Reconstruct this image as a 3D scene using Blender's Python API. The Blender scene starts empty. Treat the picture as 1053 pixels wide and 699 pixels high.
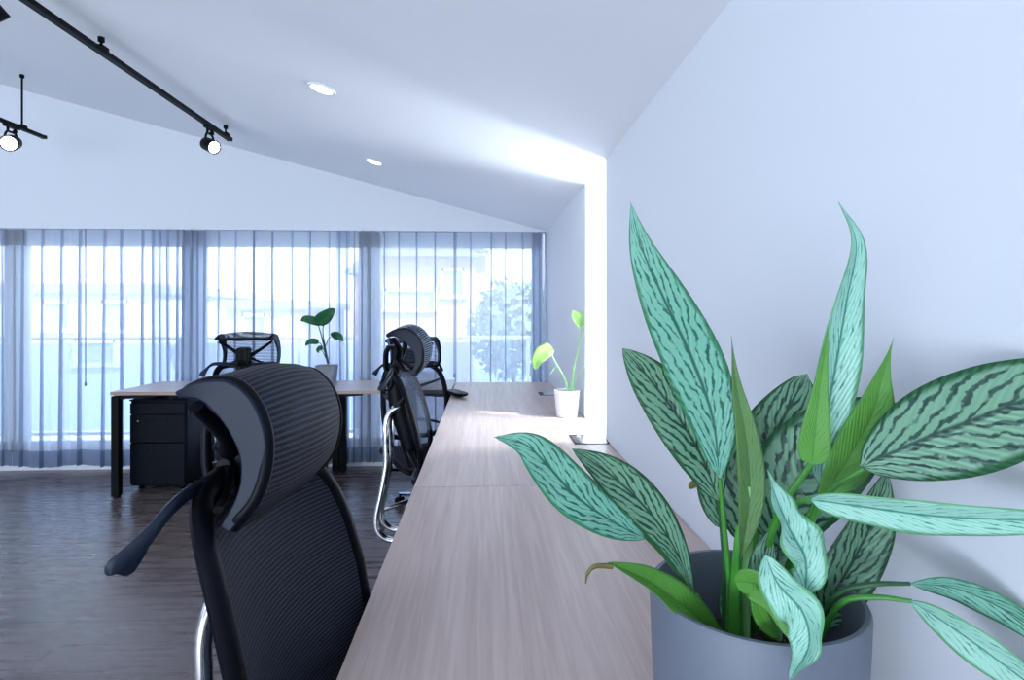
import bpy, bmesh, math, random
from mathutils import Vector, Matrix
random.seed(7)
R = math.radians
C = bpy.context.scene.collection
# ------------------------------------------------------------------ camera model
F = 600.0; HY = 322.0; CAMZ = 1.285; YAW = math.atan(29/600.0)
cs, sn = math.cos(YAW), math.sin(YAW)
def P(px, py, Y):
    r = (px-526.5)/F; u = -(py-HY)/F
    t = Y/(cs-r*sn)
    return Vector(((sn+r*cs)*t, Y, CAMZ+u*t))
# ------------------------------------------------------------------ materials
M = {}
def mat(name, col, rough=.5, metal=0, spec=.5, trans=0, emit=None, estr=0, noise=None, bump=None, coat=0):
    m = bpy.data.materials.new(name); m.use_nodes = True
    nt = m.node_tree; b = nt.nodes['Principled BSDF']
    b.inputs['Base Color'].default_value = (*col, 1)
    b.inputs['Roughness'].default_value = rough
    b.inputs['Metallic'].default_value = metal
    b.inputs['Specular IOR Level'].default_value = spec
    b.inputs['Coat Weight'].default_value = coat
    if emit:
        b.inputs['Emission Color'].default_value = (*emit, 1); b.inputs['Emission Strength'].default_value = estr
    tc = nt.nodes.new('ShaderNodeTexCoord')
    if noise:
        sc, amt = noise
        n = nt.nodes.new('ShaderNodeTexNoise'); n.inputs['Scale'].default_value = sc; n.inputs['Detail'].default_value = 4
        nt.links.new(tc.outputs['Object'], n.inputs['Vector'])
        mx = nt.nodes.new('ShaderNodeMix'); mx.data_type = 'RGBA'
        mx.inputs[6].default_value = (*[c*(1-amt) for c in col], 1); mx.inputs[7].default_value = (*[min(1, c*(1+amt)) for c in col], 1)
        nt.links.new(n.outputs['Fac'], mx.inputs[0]); nt.links.new(mx.outputs[2], b.inputs['Base Color'])
    if bump:
        sc, st = bump
        n = nt.nodes.new('ShaderNodeTexNoise'); n.inputs['Scale'].default_value = sc; n.inputs['Detail'].default_value = 6
        nt.links.new(tc.outputs['Object'], n.inputs['Vector'])
        bp = nt.nodes.new('ShaderNodeBump'); bp.inputs['Strength'].default_value = st; bp.inputs['Distance'].default_value = .01
        nt.links.new(n.outputs['Fac'], bp.inputs['Height']); nt.links.new(bp.outputs['Normal'], b.inputs['Normal'])
    M[name] = m
    return m
mat('wall_paint', (.73, .76, .81), .75, noise=(1.2, .012), bump=(160, .02))
mat('ceiling_paint', (.86, .88, .92), .8, noise=(.8, .012), bump=(120, .02))
mat('white_trim', (.8, .82, .86), .5, noise=(3, .02))
mat('black_metal', (.003, .004, .006), .5, spec=.1, noise=(20, .2))
mat('cabinet_metal', (.002, .004, .008), .45, spec=.10, noise=(14, .15))
mat('black_plastic', (.0018, .0025, .005), .42, spec=.10, noise=(30, .15))
mat('grey_plastic', (.008, .013, .027), .42, spec=.18, noise=(30, .1))
mat('chrome', (.86, .87, .9), .09, metal=1, noise=(4, .04))
mat('brushed_steel', (.6, .62, .66), .25, metal=1, noise=(30, .08))
mat('alu_frame', (.55, .6, .68), .4, metal=.3, noise=(6, .05))
mat('pot_slate', (.125, .145, .185), .5, noise=(5, .06), bump=(90, .06))
mat('pot_grey', (.30, .31, .35), .6, noise=(9, .08))
mat('pot_white', (.85, .83, .84), .45, noise=(6, .03))
mat('soil', (.020, .014, .010), .95, noise=(60, .6), bump=(70, 1))
mat('stem_green', (.05, .24, .03), .45, noise=(20, .25))
mat('stem_dark', (.02, .09, .03), .5, noise=(20, .25))
mat('stem_pale', (.25, .55, .2), .45, noise=(20, .2))
mat('brown_tip', (.12, .10, .02), .6, noise=(60, .4))
mat('house_white', (.62, .66, .74), .8, noise=(.6, .08))
mat('house_pink', (.50, .40, .44), .8, noise=(.7, .1))
mat('house_window', (.38, .42, .50), .3, noise=(1, .2))
mat('roof_grey', (.32, .34, .4), .8, noise=(2, .15))
mat('tree_leaf', (.22, .32, .22), .7, noise=(8, .4))
mat('bark', (.10, .08, .06), .9, noise=(12, .3))
mat('concrete', (.42, .45, .5), .85, noise=(3, .12))
mat('lamp_on', (.9, .9, .9), .5, emit=(.93, .97, 1), estr=18, noise=(5, .01))
mat('wand_grey', (.16, .19, .25), .4, noise=(8, .1))
mat('cable_black', (.01, .01, .012), .5, noise=(8, .1))

def nodes(m):
    m.use_nodes = True
    return m.node_tree, m.node_tree.nodes['Principled BSDF']
def N(nt, t, **kw):
    n = nt.nodes.new(t)
    for k, v in kw.items(): setattr(n, k, v)
    return n
def math_n(nt, op, a=None, b=None, va=None, vb=None):
    n = nt.nodes.new('ShaderNodeMath'); n.operation = op
    if a is not None: nt.links.new(a, n.inputs[0])
    if b is not None: nt.links.new(b, n.inputs[1])
    if va is not None: n.inputs[0].default_value = va
    if vb is not None: n.inputs[1].default_value = vb
    return n.outputs[0]
def mixc(nt, fac, a, b):
    n = nt.nodes.new('ShaderNodeMix'); n.data_type = 'RGBA'
    if isinstance(fac, float): n.inputs[0].default_value = fac
    else: nt.links.new(fac, n.inputs[0])
    for v, i in ((a, 6), (b, 7)):
        if isinstance(v, tuple): n.inputs[i].default_value = (*v, 1)
        else: nt.links.new(v, n.inputs[i])
    return n.outputs[2]
def ramp(nt, fac, lo, hi):
    n = nt.nodes.new('ShaderNodeMapRange'); n.interpolation_type = 'SMOOTHSTEP'
    nt.links.new(fac, n.inputs[0]); n.inputs[1].default_value = lo; n.inputs[2].default_value = hi
    return n.outputs[0]

# wood laminate of the desks: grain running along Y (bench) or X (table)
def wood(name, axis, c1, c2, rough=.38):
    m = bpy.data.materials.new(name); nt, b = nodes(m)
    tc = N(nt, 'ShaderNodeTexCoord'); mp = N(nt, 'ShaderNodeMapping')
    s = (1, .035, 1) if axis == 'Y' else (.035, 1, 1)
    mp.inputs['Scale'].default_value = s
    nt.links.new(tc.outputs['Object'], mp.inputs['Vector'])
    n1 = N(nt, 'ShaderNodeTexNoise'); n1.inputs['Scale'].default_value = 95; n1.inputs['Detail'].default_value = 5; n1.inputs['Distortion'].default_value = .4
    nt.links.new(mp.outputs['Vector'], n1.inputs['Vector'])
    n2 = N(nt, 'ShaderNodeTexNoise'); n2.inputs['Scale'].default_value = 13; n2.inputs['Detail'].default_value = 3; n2.inputs['Distortion'].default_value = 1.2
    nt.links.new(mp.outputs['Vector'], n2.inputs['Vector'])
    f1 = ramp(nt, n1.outputs['Fac'], .35, .68); f2 = ramp(nt, n2.outputs['Fac'], .35, .65)
    f = math_n(nt, 'MULTIPLY_ADD', f1, None, vb=.55); 
    nn = f.node; nt.links.new(math_n(nt, 'MULTIPLY', f2, vb=.45), nn.inputs[2])
    col = mixc(nt, f, c1, c2)
    nt.links.new(col, b.inputs['Base Color']); b.inputs['Roughness'].default_value = rough
    M[name] = m
wood('bench_laminate', 'Y', (.46, .345, .305), (.62, .49, .445), .40)
wood('table_laminate', 'X', (.42, .35, .34), (.54, .46, .45), .40)
wood('wood_edge', 'X', (.30, .21, .17), (.37, .27, .22))

def floor_mat():
    m = bpy.data.materials.new('floor_planks'); nt, b = nodes(m)
    tc = N(nt, 'ShaderNodeTexCoord')
    br = N(nt, 'ShaderNodeTexBrick'); br.offset = .37; br.inputs['Scale'].default_value = 1
    br.inputs['Brick Width'].default_value = 1.2; br.inputs['Row Height'].default_value = .18
    br.inputs['Mortar Size'].default_value = .0012; br.inputs['Mortar Smooth'].default_value = .1
    br.inputs['Color1'].default_value = (0, 0, 0, 1); br.inputs['Color2'].default_value = (1, 1, 1, 1); br.inputs['Mortar'].default_value = (.5, .5, .5, 1)
    nt.links.new(tc.outputs['Object'], br.inputs['Vector'])
    mp = N(nt, 'ShaderNodeMapping'); mp.inputs['Scale'].default_value = (.09, 1, 1)
    nt.links.new(tc.outputs['Object'], mp.inputs['Vector'])
    n1 = N(nt, 'ShaderNodeTexNoise'); n1.inputs['Scale'].default_value = 26; n1.inputs['Detail'].default_value = 4; n1.inputs['Distortion'].default_value = .15
    nt.links.new(mp.outputs['Vector'], n1.inputs['Vector'])
    f = ramp(nt, n1.outputs['Fac'], .3, .7)
    c = mixc(nt, f, (.070, .050, .048), (.150, .112, .106))
    bc = N(nt, 'ShaderNodeSeparateColor'); nt.links.new(br.outputs['Color'], bc.inputs[0])
    c2 = mixc(nt, math_n(nt, 'MULTIPLY', bc.outputs[0], vb=.35), c, (.16, .125, .125))
    c3 = mixc(nt, br.outputs['Fac'], c2, (.015, .012, .014))
    nt.links.new(c3, b.inputs['Base Color'])
    rr = math_n(nt, 'MULTIPLY_ADD', f, vb=.12); rr.node.inputs[2].default_value = .22
    nt.links.new(rr, b.inputs['Roughness'])
    M['floor_planks'] = m
floor_mat()

def mesh_mat(name, dark, light, period, gap_alpha):
    """woven chair mesh: ridges running across the width, UV in metres"""
    m = bpy.data.materials.new(name); nt, b = nodes(m)
    uv = N(nt, 'ShaderNodeUVMap'); sp = N(nt, 'ShaderNodeSeparateXYZ'); nt.links.new(uv.outputs[0], sp.inputs[0])
    wob = math_n(nt, 'SINE', math_n(nt, 'MULTIPLY', sp.outputs[0], vb=2*math.pi/.009))
    base = math_n(nt, 'MULTIPLY', sp.outputs[1], vb=2*math.pi/period)
    s = math_n(nt, 'SINE', math_n(nt, 'ADD', base, math_n(nt, 'MULTIPLY', wob, vb=.18)))
    f = ramp(nt, s, -.45, .6)
    nt.links.new(mixc(nt, f, dark, light), b.inputs['Base Color'])
    b.inputs['Roughness'].default_value = .6; b.inputs['Specular IOR Level'].default_value = .2
    bp = N(nt, 'ShaderNodeBump'); bp.inputs['Strength'].default_value = .6; bp.inputs['Distance'].default_value = .003
    nt.links.new(f, bp.inputs['Height']); nt.links.new(bp.outputs['Normal'], b.inputs['Normal'])
    al = math_n(nt, 'MULTIPLY_ADD', f, vb=1-gap_alpha); al.node.inputs[2].default_value = gap_alpha
    nt.links.new(al, b.inputs['Alpha'])
    M[name] = m
mesh_mat('chair_mesh', (.0008, .002, .005), (.026, .038, .066), .0070, .97)
mesh_mat('chair_mesh_sheer', (.002, .004, .008), (.04, .055, .09), .0070, .34)
mesh_mat('seat_mesh', (.005, .006, .01), (.02, .024, .035), .008, 1.0)

def curtain_mat(name, tint, alpha):
    m = bpy.data.materials.new(name); m.use_nodes = True; nt = m.node_tree; nt.nodes.clear()
    out = N(nt, 'ShaderNodeOutputMaterial')
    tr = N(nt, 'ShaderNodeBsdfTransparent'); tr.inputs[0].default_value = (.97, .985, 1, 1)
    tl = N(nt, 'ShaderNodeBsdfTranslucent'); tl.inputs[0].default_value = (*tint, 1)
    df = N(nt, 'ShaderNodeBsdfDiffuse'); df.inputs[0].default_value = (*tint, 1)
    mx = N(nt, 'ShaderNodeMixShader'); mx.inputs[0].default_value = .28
    nt.links.new(tl.outputs[0], mx.inputs[1]); nt.links.new(df.outputs[0], mx.inputs[2])
    tc = N(nt, 'ShaderNodeTexCoord'); wv = N(nt, 'ShaderNodeTexNoise'); wv.inputs['Scale'].default_value = 60
    nt.links.new(tc.outputs['Object'], wv.inputs['Vector'])
    # the sheer weave closes up where a fold turns away
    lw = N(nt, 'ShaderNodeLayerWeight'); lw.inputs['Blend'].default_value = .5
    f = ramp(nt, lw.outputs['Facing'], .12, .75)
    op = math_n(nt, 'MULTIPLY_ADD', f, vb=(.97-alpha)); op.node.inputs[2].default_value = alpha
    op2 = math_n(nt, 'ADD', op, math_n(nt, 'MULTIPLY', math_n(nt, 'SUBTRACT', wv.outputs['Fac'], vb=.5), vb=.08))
    m2 = N(nt, 'ShaderNodeMixShader'); nt.links.new(op2, m2.inputs[0])
    nt.links.new(tr.outputs[0], m2.inputs[1]); nt.links.new(mx.outputs[0], m2.inputs[2])
    nt.links.new(m2.outputs[0], out.inputs[0])
    M[name] = m
curtain_mat('sheer', (.84, .89, .97), .56)
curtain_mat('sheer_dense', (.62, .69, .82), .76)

def glass_mat(name, tint, gloss):
    m = bpy.data.materials.new(name); m.use_nodes = True; nt = m.node_tree; nt.nodes.clear()
    out = N(nt, 'ShaderNodeOutputMaterial')
    tr = N(nt, 'ShaderNodeBsdfTransparent'); tr.inputs[0].default_value = (*tint, 1)
    gl = N(nt, 'ShaderNodeBsdfGlossy'); gl.inputs['Roughness'].default_value = .02
    fr = N(nt, 'ShaderNodeFresnel'); fr.inputs[0].default_value = 1.4
    mx = N(nt, 'ShaderNodeMixShader'); nt.links.new(math_n(nt, 'MULTIPLY', fr.outputs[0], vb=gloss), mx.inputs[0])
    nt.links.new(tr.outputs[0], mx.inputs[1]); nt.links.new(gl.outputs[0], mx.inputs[2]); nt.links.new(mx.outputs[0], out.inputs[0])
    M[name] = m
curtain_mat('sheer_fold_shade', (.55, .615, .73), .70)  # pleat tint darkened for backlight lost through stacked layers
M_h = curtain_mat('sheer_hem_shade', (.30, .37, .50), .86)  # doubled hem, its tint darkened for the backlight it blocks
glass_mat('window_glass', (.95, .98, 1), .7)
glass_mat('balcony_glass', (.66, .76, .92), .6)

def leaf_mat(name, silver, dark, edge, n=8, slant=3.6, lo=-.1, hi=.45, rough=.38, thr=0.0):
    """silver leaf with dark feathered side veins: UV.x along 0..1, UV.y across 0..1"""
    m = bpy.data.materials.new(name); nt, b = nodes(m)
    uv = N(nt, 'ShaderNodeUVMap'); sp = N(nt, 'ShaderNodeSeparateXYZ'); nt.links.new(uv.outputs[0], sp.inputs[0])
    av = math_n(nt, 'MULTIPLY', math_n(nt, 'ABSOLUTE', math_n(nt, 'SUBTRACT', sp.outputs[1], vb=.5)), vb=2)
    oi = N(nt, 'ShaderNodeTexCoord')
    nz = N(nt, 'ShaderNodeTexNoise'); nz.inputs['Scale'].default_value = 45; nz.inputs['Detail'].default_value = 3
    nt.links.new(oi.outputs['Object'], nz.inputs['Vector'])
    nzs = math_n(nt, 'SUBTRACT', nz.outputs['Fac'], vb=.5)
    ph = math_n(nt, 'SUBTRACT', math_n(nt, 'MULTIPLY', sp.outputs[0], vb=float(n)), math_n(nt, 'MULTIPLY', av, vb=slant))
    ph = math_n(nt, 'ADD', ph, math_n(nt, 'MULTIPLY', nzs, vb=1.9))
    s = math_n(nt, 'SINE', math_n(nt, 'MULTIPLY', ph, vb=2*math.pi))
    nz2 = N(nt, 'ShaderNodeTexNoise'); nz2.inputs['Scale'].default_value = 95; nz2.inputs['Detail'].default_value = 2
    nt.links.new(oi.outputs['Object'], nz2.inputs['Vector'])
    s = math_n(nt, 'ADD', s, math_n(nt, 'MULTIPLY', math_n(nt, 'SUBTRACT', nz2.outputs['Fac'], vb=.5), vb=2.8))
    f = ramp(nt, s, lo+.25, hi+.55)
    col = mixc(nt, f, silver, dark)
    col = mixc(nt, math_n(nt, 'SUBTRACT', va=1.0, b=ramp(nt, av, .02, .09)), col, dark)
    col = mixc(nt, ramp(nt, math_n(nt, 'ADD', av, math_n(nt, 'MULTIPLY', nzs, vb=.25)), .80, .93), col, edge)
    nt.links.new(col, b.inputs['Base Color']); b.inputs['Roughness'].default_value = rough
    bp = N(nt, 'ShaderNodeBump'); bp.inputs['Strength'].default_value = .25; bp.inputs['Distance'].default_value = .002
    nt.links.new(math_n(nt, 'SINE', math_n(nt, 'MULTIPLY', math_n(nt, 'SUBTRACT', math_n(nt, 'MULTIPLY', sp.outputs[0], vb=26.), math_n(nt, 'MULTIPLY', av, vb=6.)), vb=6.28)), bp.inputs['Height'])
    nt.links.new(bp.outputs['Normal'], b.inputs['Normal'])
    out = nt.nodes['Material Output']
    tl = N(nt, 'ShaderNodeBsdfTranslucent'); nt.links.new(col, tl.inputs[0])
    ms = N(nt, 'ShaderNodeMixShader'); ms.inputs[0].default_value = .22
    nt.links.new(b.outputs[0], ms.inputs[1]); nt.links.new(tl.outputs[0], ms.inputs[2]); nt.links.new(ms.outputs[0], out.inputs[0])
    M[name] = m
leaf_mat('leaf_silver', (.20, .50, .37), (.018, .13, .085), (.04, .22, .10), lo=.1, hi=.6)
leaf_mat('leaf_mid', (.17, .36, .225), (.009, .06, .038), (.016, .10, .035), lo=-.1, hi=.4)
leaf_mat('leaf_pale', (.36, .68, .55), (.05, .27, .20), (.14, .42, .20), n=8, lo=.3, hi=1.0)
leaf_mat('leaf_under', (.11, .34, .05), (.075, .26, .03), (.08, .28, .04), n=14, lo=0, hi=1, rough=.42)
leaf_mat('leaf_olive', (.12, .26, .08), (.08, .19, .05), (.09, .2, .05), n=14, lo=0, hi=1, rough=.42)
leaf_mat('leaf_lime', (.45, .75, .22), (.35, .65, .15), (.4, .7, .2), n=10, lo=0, hi=1)
leaf_mat('leaf_deep', (.035, .20, .07), (.02, .12, .04), (.03, .16, .05), n=8, lo=0, hi=1)

# ------------------------------------------------------------------ mesh builder
def crom(pts, n):
    pts = [Vector(p) for p in pts]
    if len(pts) == 2: return [pts[0].lerp(pts[1], i/n) for i in range(n+1)]
    q = [pts[0]*2-pts[1]]+pts+[pts[-1]*2-pts[-2]]
    seg = len(pts)-1; out = []
    for i in range(n+1):
        t = i/n*seg; k = min(int(t), seg-1); u = t-k
        a, b, c, d = q[k:k+4]
        out.append(.5*((2*b)+(c-a)*u+(2*a-5*b+4*c-d)*u*u+(3*b-a-3*c+d)*u**3))
    return out
class MB:
    def __init__(s): s.bm = bmesh.new(); s.uv = s.bm.loops.layers.uv.new('UVMap')
    def box(s, c, d, rz=0, mtx=None):
        x, y, z = [v/2 for v in d]
        vs = []
        for p in ((-x,-y,-z),(x,-y,-z),(x,y,-z),(-x,y,-z),(-x,-y,z),(x,-y,z),(x,y,z),(-x,y,z)):
            v = Vector(p)
            if mtx: v = mtx @ v
            elif rz: v = Matrix.Rotation(rz, 3, 'Z') @ v
            vs.append(s.bm.verts.new(v+Vector(c)))
        for f in ((0,3,2,1),(4,5,6,7),(0,1,5,4),(1,2,6,5),(2,3,7,6),(3,0,4,7)): s.bm.faces.new([vs[i] for i in f])
        return s
    def tube(s, pts, r, n=14, seg=10, smooth=True, sq=None):
        """round tube along pts, r = radius or list; sq=(ra, rb) gives an elliptical section"""
        if smooth and len(pts) > 2: pp = crom(pts, n)
        else: pp = [Vector(p) for p in pts]
        m = len(pp); rings = []; prev = None
        for i, p in enumerate(pp):
            T = (pp[min(i+1, m-1)]-pp[max(i-1, 0)]).normalized()
            if prev is None:
                ref = Vector((0, 0, 1)) if abs(T.z) < .9 else Vector((0, 1, 0))
                A = T.cross(ref).normalized()
            else:
                A = (prev-T*prev.dot(T)).normalized()
            prev = A; B = T.cross(A)
            if isinstance(r, (list, tuple)):
                u = i/(m-1)*(len(r)-1); k = min(int(u), len(r)-2); rr = r[k]+(r[k+1]-r[k])*(u-k)
            else: rr = r
            ea, eb = sq if sq else (1, 1)
            rings.append([s.bm.verts.new(p+A*math.cos(2*math.pi*j/seg)*rr*ea+B*math.sin(2*math.pi*j/seg)*rr*eb) for j in range(seg)])
        for a, b in zip(rings, rings[1:]):
            for j in range(seg): s.bm.faces.new((a[j], a[(j+1)%seg], b[(j+1)%seg], b[j]))
        s.bm.faces.new(rings[0][::-1]); s.bm.faces.new(rings[-1])
        return s
    def ring(s, pts, r, seg=10, ea=1, eb=1):
        """closed tube"""
        pp = [Vector(p) for p in pts]; m = len(pp); rings = []; prev = None
        for i, p in enumerate(pp):
            T = (pp[(i+1)%m]-pp[i-1]).normalized()
            if prev is None: A = T.cross(Vector((1, 0, 0))).normalized()
            else: A = (prev-T*prev.dot(T)).normalized()
            prev = A; B = T.cross(A)
            rings.append([s.bm.verts.new(p+A*math.cos(2*math.pi*j/seg)*r*ea+B*math.sin(2*math.pi*j/seg)*r*eb) for j in range(seg)])
        for k in range(m):
            a, b = rings[k], rings[(k+1)%m]
            for j in range(seg): s.bm.faces.new((a[j], a[(j+1)%seg], b[(j+1)%seg], b[j]))
        return s
    def lathe(s, prof, c=(0,0,0), seg=40, mtx=None):
        rings = []; c = Vector(c)
        for r, z in prof:
            if r < 1e-6:
                v = Vector((0, 0, z)); v = (mtx @ v if mtx else v)+c; rings.append([s.bm.verts.new(v)])
            else:
                rg = []
                for j in range(seg):
                    a = 2*math.pi*j/seg; v = Vector((r*math.cos(a), r*math.sin(a), z)); v = (mtx @ v if mtx else v)+c
                    rg.append(s.bm.verts.new(v))
                rings.append(rg)
        for a, b in zip(rings, rings[1:]):
            if len(a) == 1 and len(b) > 1:
                for j in range(seg): s.bm.faces.new((a[0], b[(j+1)%seg], b[j]))
            elif len(b) == 1 and len(a) > 1:
                for j in range(seg): s.bm.faces.new((a[j], a[(j+1)%seg], b[0]))
            elif len(a) > 1:
                for j in range(seg): s.bm.faces.new((a[j], a[(j+1)%seg], b[(j+1)%seg], b[j]))
        return s
    def grid(s, fn, nu, nv, uvf=None):
        V = [[s.bm.verts.new(fn(i/nu, j/nv)) for j in range(nv+1)] for i in range(nu+1)]
        for i in range(nu):
            for j in range(nv):
                f = s.bm.faces.new((V[i][j], V[i+1][j], V[i+1][j+1], V[i][j+1]))
                for l, (a, b) in zip(f.loops, ((i, j), (i+1, j), (i+1, j+1), (i, j+1))):
                    l[s.uv].uv = uvf(a/nu, b/nv) if uvf else (a/nu, b/nv)
        return s
    def prism(s, poly, off):
        """poly: list of 3D points (planar), extruded by off"""
        off = Vector(off)
        a = [s.bm.verts.new(Vector(p)) for p in poly]; b = [s.bm.verts.new(Vector(p)+off) for p in poly]
        n = len(a)
        s.bm.faces.new(a[::-1]); s.bm.faces.new(b)
        for i in range(n): s.bm.faces.new((a[i], a[(i+1)%n], b[(i+1)%n], b[i]))
        return s
    def build(s, name, m, parent=None, smooth=True, bevel=0, thick=0, sub=0, recalc=True, bseg=2):
        if recalc: bmesh.ops.recalc_face_normals(s.bm, faces=s.bm.faces[:])
        me = bpy.data.meshes.new(name); s.bm.to_mesh(me); s.bm.free()
        me.materials.append(M[m] if isinstance(m, str) else m)
        o = bpy.data.objects.new(name, me); C.objects.link(o)
        if smooth:
            for p in me.polygons: p.use_smooth = True
            if hasattr(me, 'set_sharp_from_angle'): me.set_sharp_from_angle(angle=R(38))
        if parent: o.parent = parent
        if thick:
            q = o.modifiers.new('solid', 'SOLIDIFY'); q.thickness = thick; q.offset = 0
        if bevel:
            q = o.modifiers.new('bevel', 'BEVEL'); q.width = bevel; q.segments = bseg; q.limit_method = 'ANGLE'; q.angle_limit = R(35)
        if sub:
            q = o.modifiers.new('sub', 'SUBSURF'); q.levels = sub; q.render_levels = sub
        return o
def tag(o, label=None, cat=None, group=None, kind=None):
    if label: o['label'] = label
    if cat: o['category'] = cat
    if group: o['group'] = group
    if kind: o['kind'] = kind
    return o
def thing(name, label, cat, loc=(0,0,0), rz=0, group=None):
    o = bpy.data.objects.new(name, None); C.objects.link(o); o.location = loc; o.rotation_euler.z = rz
    o.empty_display_size = .1
    return tag(o, label, cat, group)
def struct(name, mb, m, bevel=0, label=None, **k):
    o = mb.build(name, m, smooth=False, bevel=bevel, **k); o['kind'] = 'structure'
    return tag(o, label)

# ------------------------------------------------------------------ room shell
WX = .526; YB = 4.85; XL = -6.2; YN = -3.2; BT = .74
def ceil_z(x, y): return 1.951+.0076*max(0., y-2.5)+.2617*(WX-x)
struct('floor', MB().box(((XL+WX)/2, (YN+YB+.15)/2, -.05), (WX-XL+.4, YB+.15-YN+.2, .1)), 'floor_planks')
# ceiling : one sloping slab (also over the niche)
def slab(x0, x1, y0, y1, t=.08):
    b = MB()
    ys = [y0, 2.5, y1] if y0 < 2.5 < y1 else [y0, y1]
    for a, c in zip(ys, ys[1:]):
        lo = [(x0, a, ceil_z(x0, a)), (x1, a, ceil_z(x1, a)), (x1, c, ceil_z(x1, c)), (x0, c, ceil_z(x0, c))]
        b.prism(lo, (0, 0, t))
    return b
struct('ceiling', slab(XL-.1, WX+.75, YN, YB+.2), 'ceiling_paint')
# far wall above the curtains, beam-like, and kerb below the windows
CT = 1.965                                     # bottom of the far wall face
def gable(y0, y1, zb, x0, x1):
    pts = [(x0, y0, zb), (x1, y0, zb), (x1, y0, ceil_z(x1, y0)+.04), (x0, y0, ceil_z(x0, y0)+.04)]
    return MB().prism(pts, (0, y1-y0, 0))
fw = gable(YB, YB+.12, CT, XL, WX+.05)
struct('wall_far', fw, 'wall_paint')
struct('trim_1', MB().box(((XL+WX)/2, YB+.16, .075), (WX-XL, .1, .15)), 'white_trim', label='low white kerb under the glazed doors behind the curtains')
struct('wall_left', gable(YN, YN, 0, 0, 0).box((XL-.06, (YN+YB)/2, 1.9), (.12, YB-YN+.2, 3.9)) if False else MB().box((XL-.06, (YN+YB)/2, 1.9), (.12, YB-YN+.2, 3.9)), 'wall_paint')
# right wall : near wall, niche, pier
NY0, NY1 = 2.495, 2.996
b = MB(); b.box((WX+.1, (YN+NY0)/2, 1.05), (.2, NY0-YN, 2.1)); struct('wall_right', b, 'wall_paint')
b = MB(); b.box((WX+.35, (NY1+YB+.2)/2, 1.05), (.7, YB+.2-NY1, 2.1)); struct('wall_pier', b, 'wall_paint')
b = MB(); b.box((WX+.35, (NY0+NY1)/2, .36), (.7, NY1-NY0, .74)); struct('trim_2', b, 'white_trim', label='white sill inside the bright niche')
# niche window frame (right side of the niche)
NX = WX+.66
b = MB()
b.box((NX, NY0+.03, 1.36), (.05, .06, 1.26)); b.box((NX, NY1-.03, 1.36), (.05, .06, 1.26))
b.box((NX, (NY0+NY1)/2, .76), (.05, NY1-NY0, .06)); b.box((NX, (NY0+NY1)/2, 1.83), (.05, NY1-NY0, .25))
struct('window_1', b, 'alu_frame')
struct('trim_3', MB().box((NX, (NY0+NY1)/2, 1.28), (.006, NY1-NY0-.1, 1.0)), 'window_glass', label='glass pane of the niche window')
b = MB(); b.box((WX+.45, NY0-.05, 1.0), (.5, .1, 2.1)); struct('wall_niche', b, 'wall_paint')

# ------------------------------------------------------------------ rear of the room, behind the camera: unseen glazing added to let in light
b = MB()
b.box(((XL+WX)/2, YN-.05, .2), (WX-XL, .1, .4))
b.prism([(XL, YN, 1.95), (WX, YN, 1.95), (WX, YN, ceil_z(WX, YN)+.03), (XL, YN, ceil_z(XL, YN)+.03)], (0, -.1, 0))  # closed above the opening to keep sky light off the far wall
b.box((WX-.5, YN-.05, 1.1), (1.0, .1, 1.8))
struct('wall_near', b, 'wall_paint')
b = MB()
for i in range(5):
    x = XL+.05+(WX-XL-.1)*i/4
    b.box((x, YN-.05, 1.1), (.06, .06, 1.6))
b.box(((XL+WX)/2, YN-.05, 1.9), (WX-XL, .06, .06))
struct('window_2', b, 'alu_frame')  # unseen frame of the added light opening

# ------------------------------------------------------------------ glazed doors behind the curtains
WY = YB+.16
wx = [P(18, 300, WY).x, P(200, 300, WY).x, P(380, 300, WY).x, WX-.03]
k = 3
edges = [XL]+wx
for i in range(len(edges)-1):
    x0, x1 = edges[i], edges[i+1]
    b = MB(); fwid = .05
    b.box((x0+.04, WY, 1.07), (.11, .05, 1.86)); b.box((x1-.04, WY, 1.07), (.09, .05, 1.86))
    b.box(((x0+x1)/2, WY, 1.92), (x1-x0, .05, .16)); b.box(((x0+x1)/2, WY, .19), (x1-x0, .05, .08))
    struct('window_%d' % k, b, 'alu_frame')
    g = MB().box(((x0+x1)/2, WY, 1.035), (x1-x0-.15, .006, 1.63))
    o = g.build('window_pane', 'window_glass', bpy.data.objects['window_%d' % k], smooth=False); k += 1

# ------------------------------------------------------------------ balcony and what lies outside
struct('trim_4', MB().box((-3, 5.62, -.06), (10, 1.0, .12)), 'concrete', label='concrete balcony slab outside')
BY = 5.95
br = thing('balcony_railing', 'metal balcony railing with blue tinted panels beyond the curtains', 'railing', (-3, BY, 0))
MB().box((0, 0, 1.035), (9.4, .05, .035)).build('handrail', 'alu_frame', br, smooth=False, bevel=.006)
MB().box((0, 0, .10), (9.4, .03, .03)).build('bottom_rail', 'alu_frame', br, smooth=False)
for i in range(9):
    MB().box((-4.6+i*1.15, 0, .515), (.035, .035, 1.03)).build('post', 'alu_frame', br, smooth=False)
for i in range(8):
    MB().box((-4.6+i*1.15+.575, 0, .56), (1.10, .008, .86)).build('glass_panel', 'balcony_glass', br, smooth=False)

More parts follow.
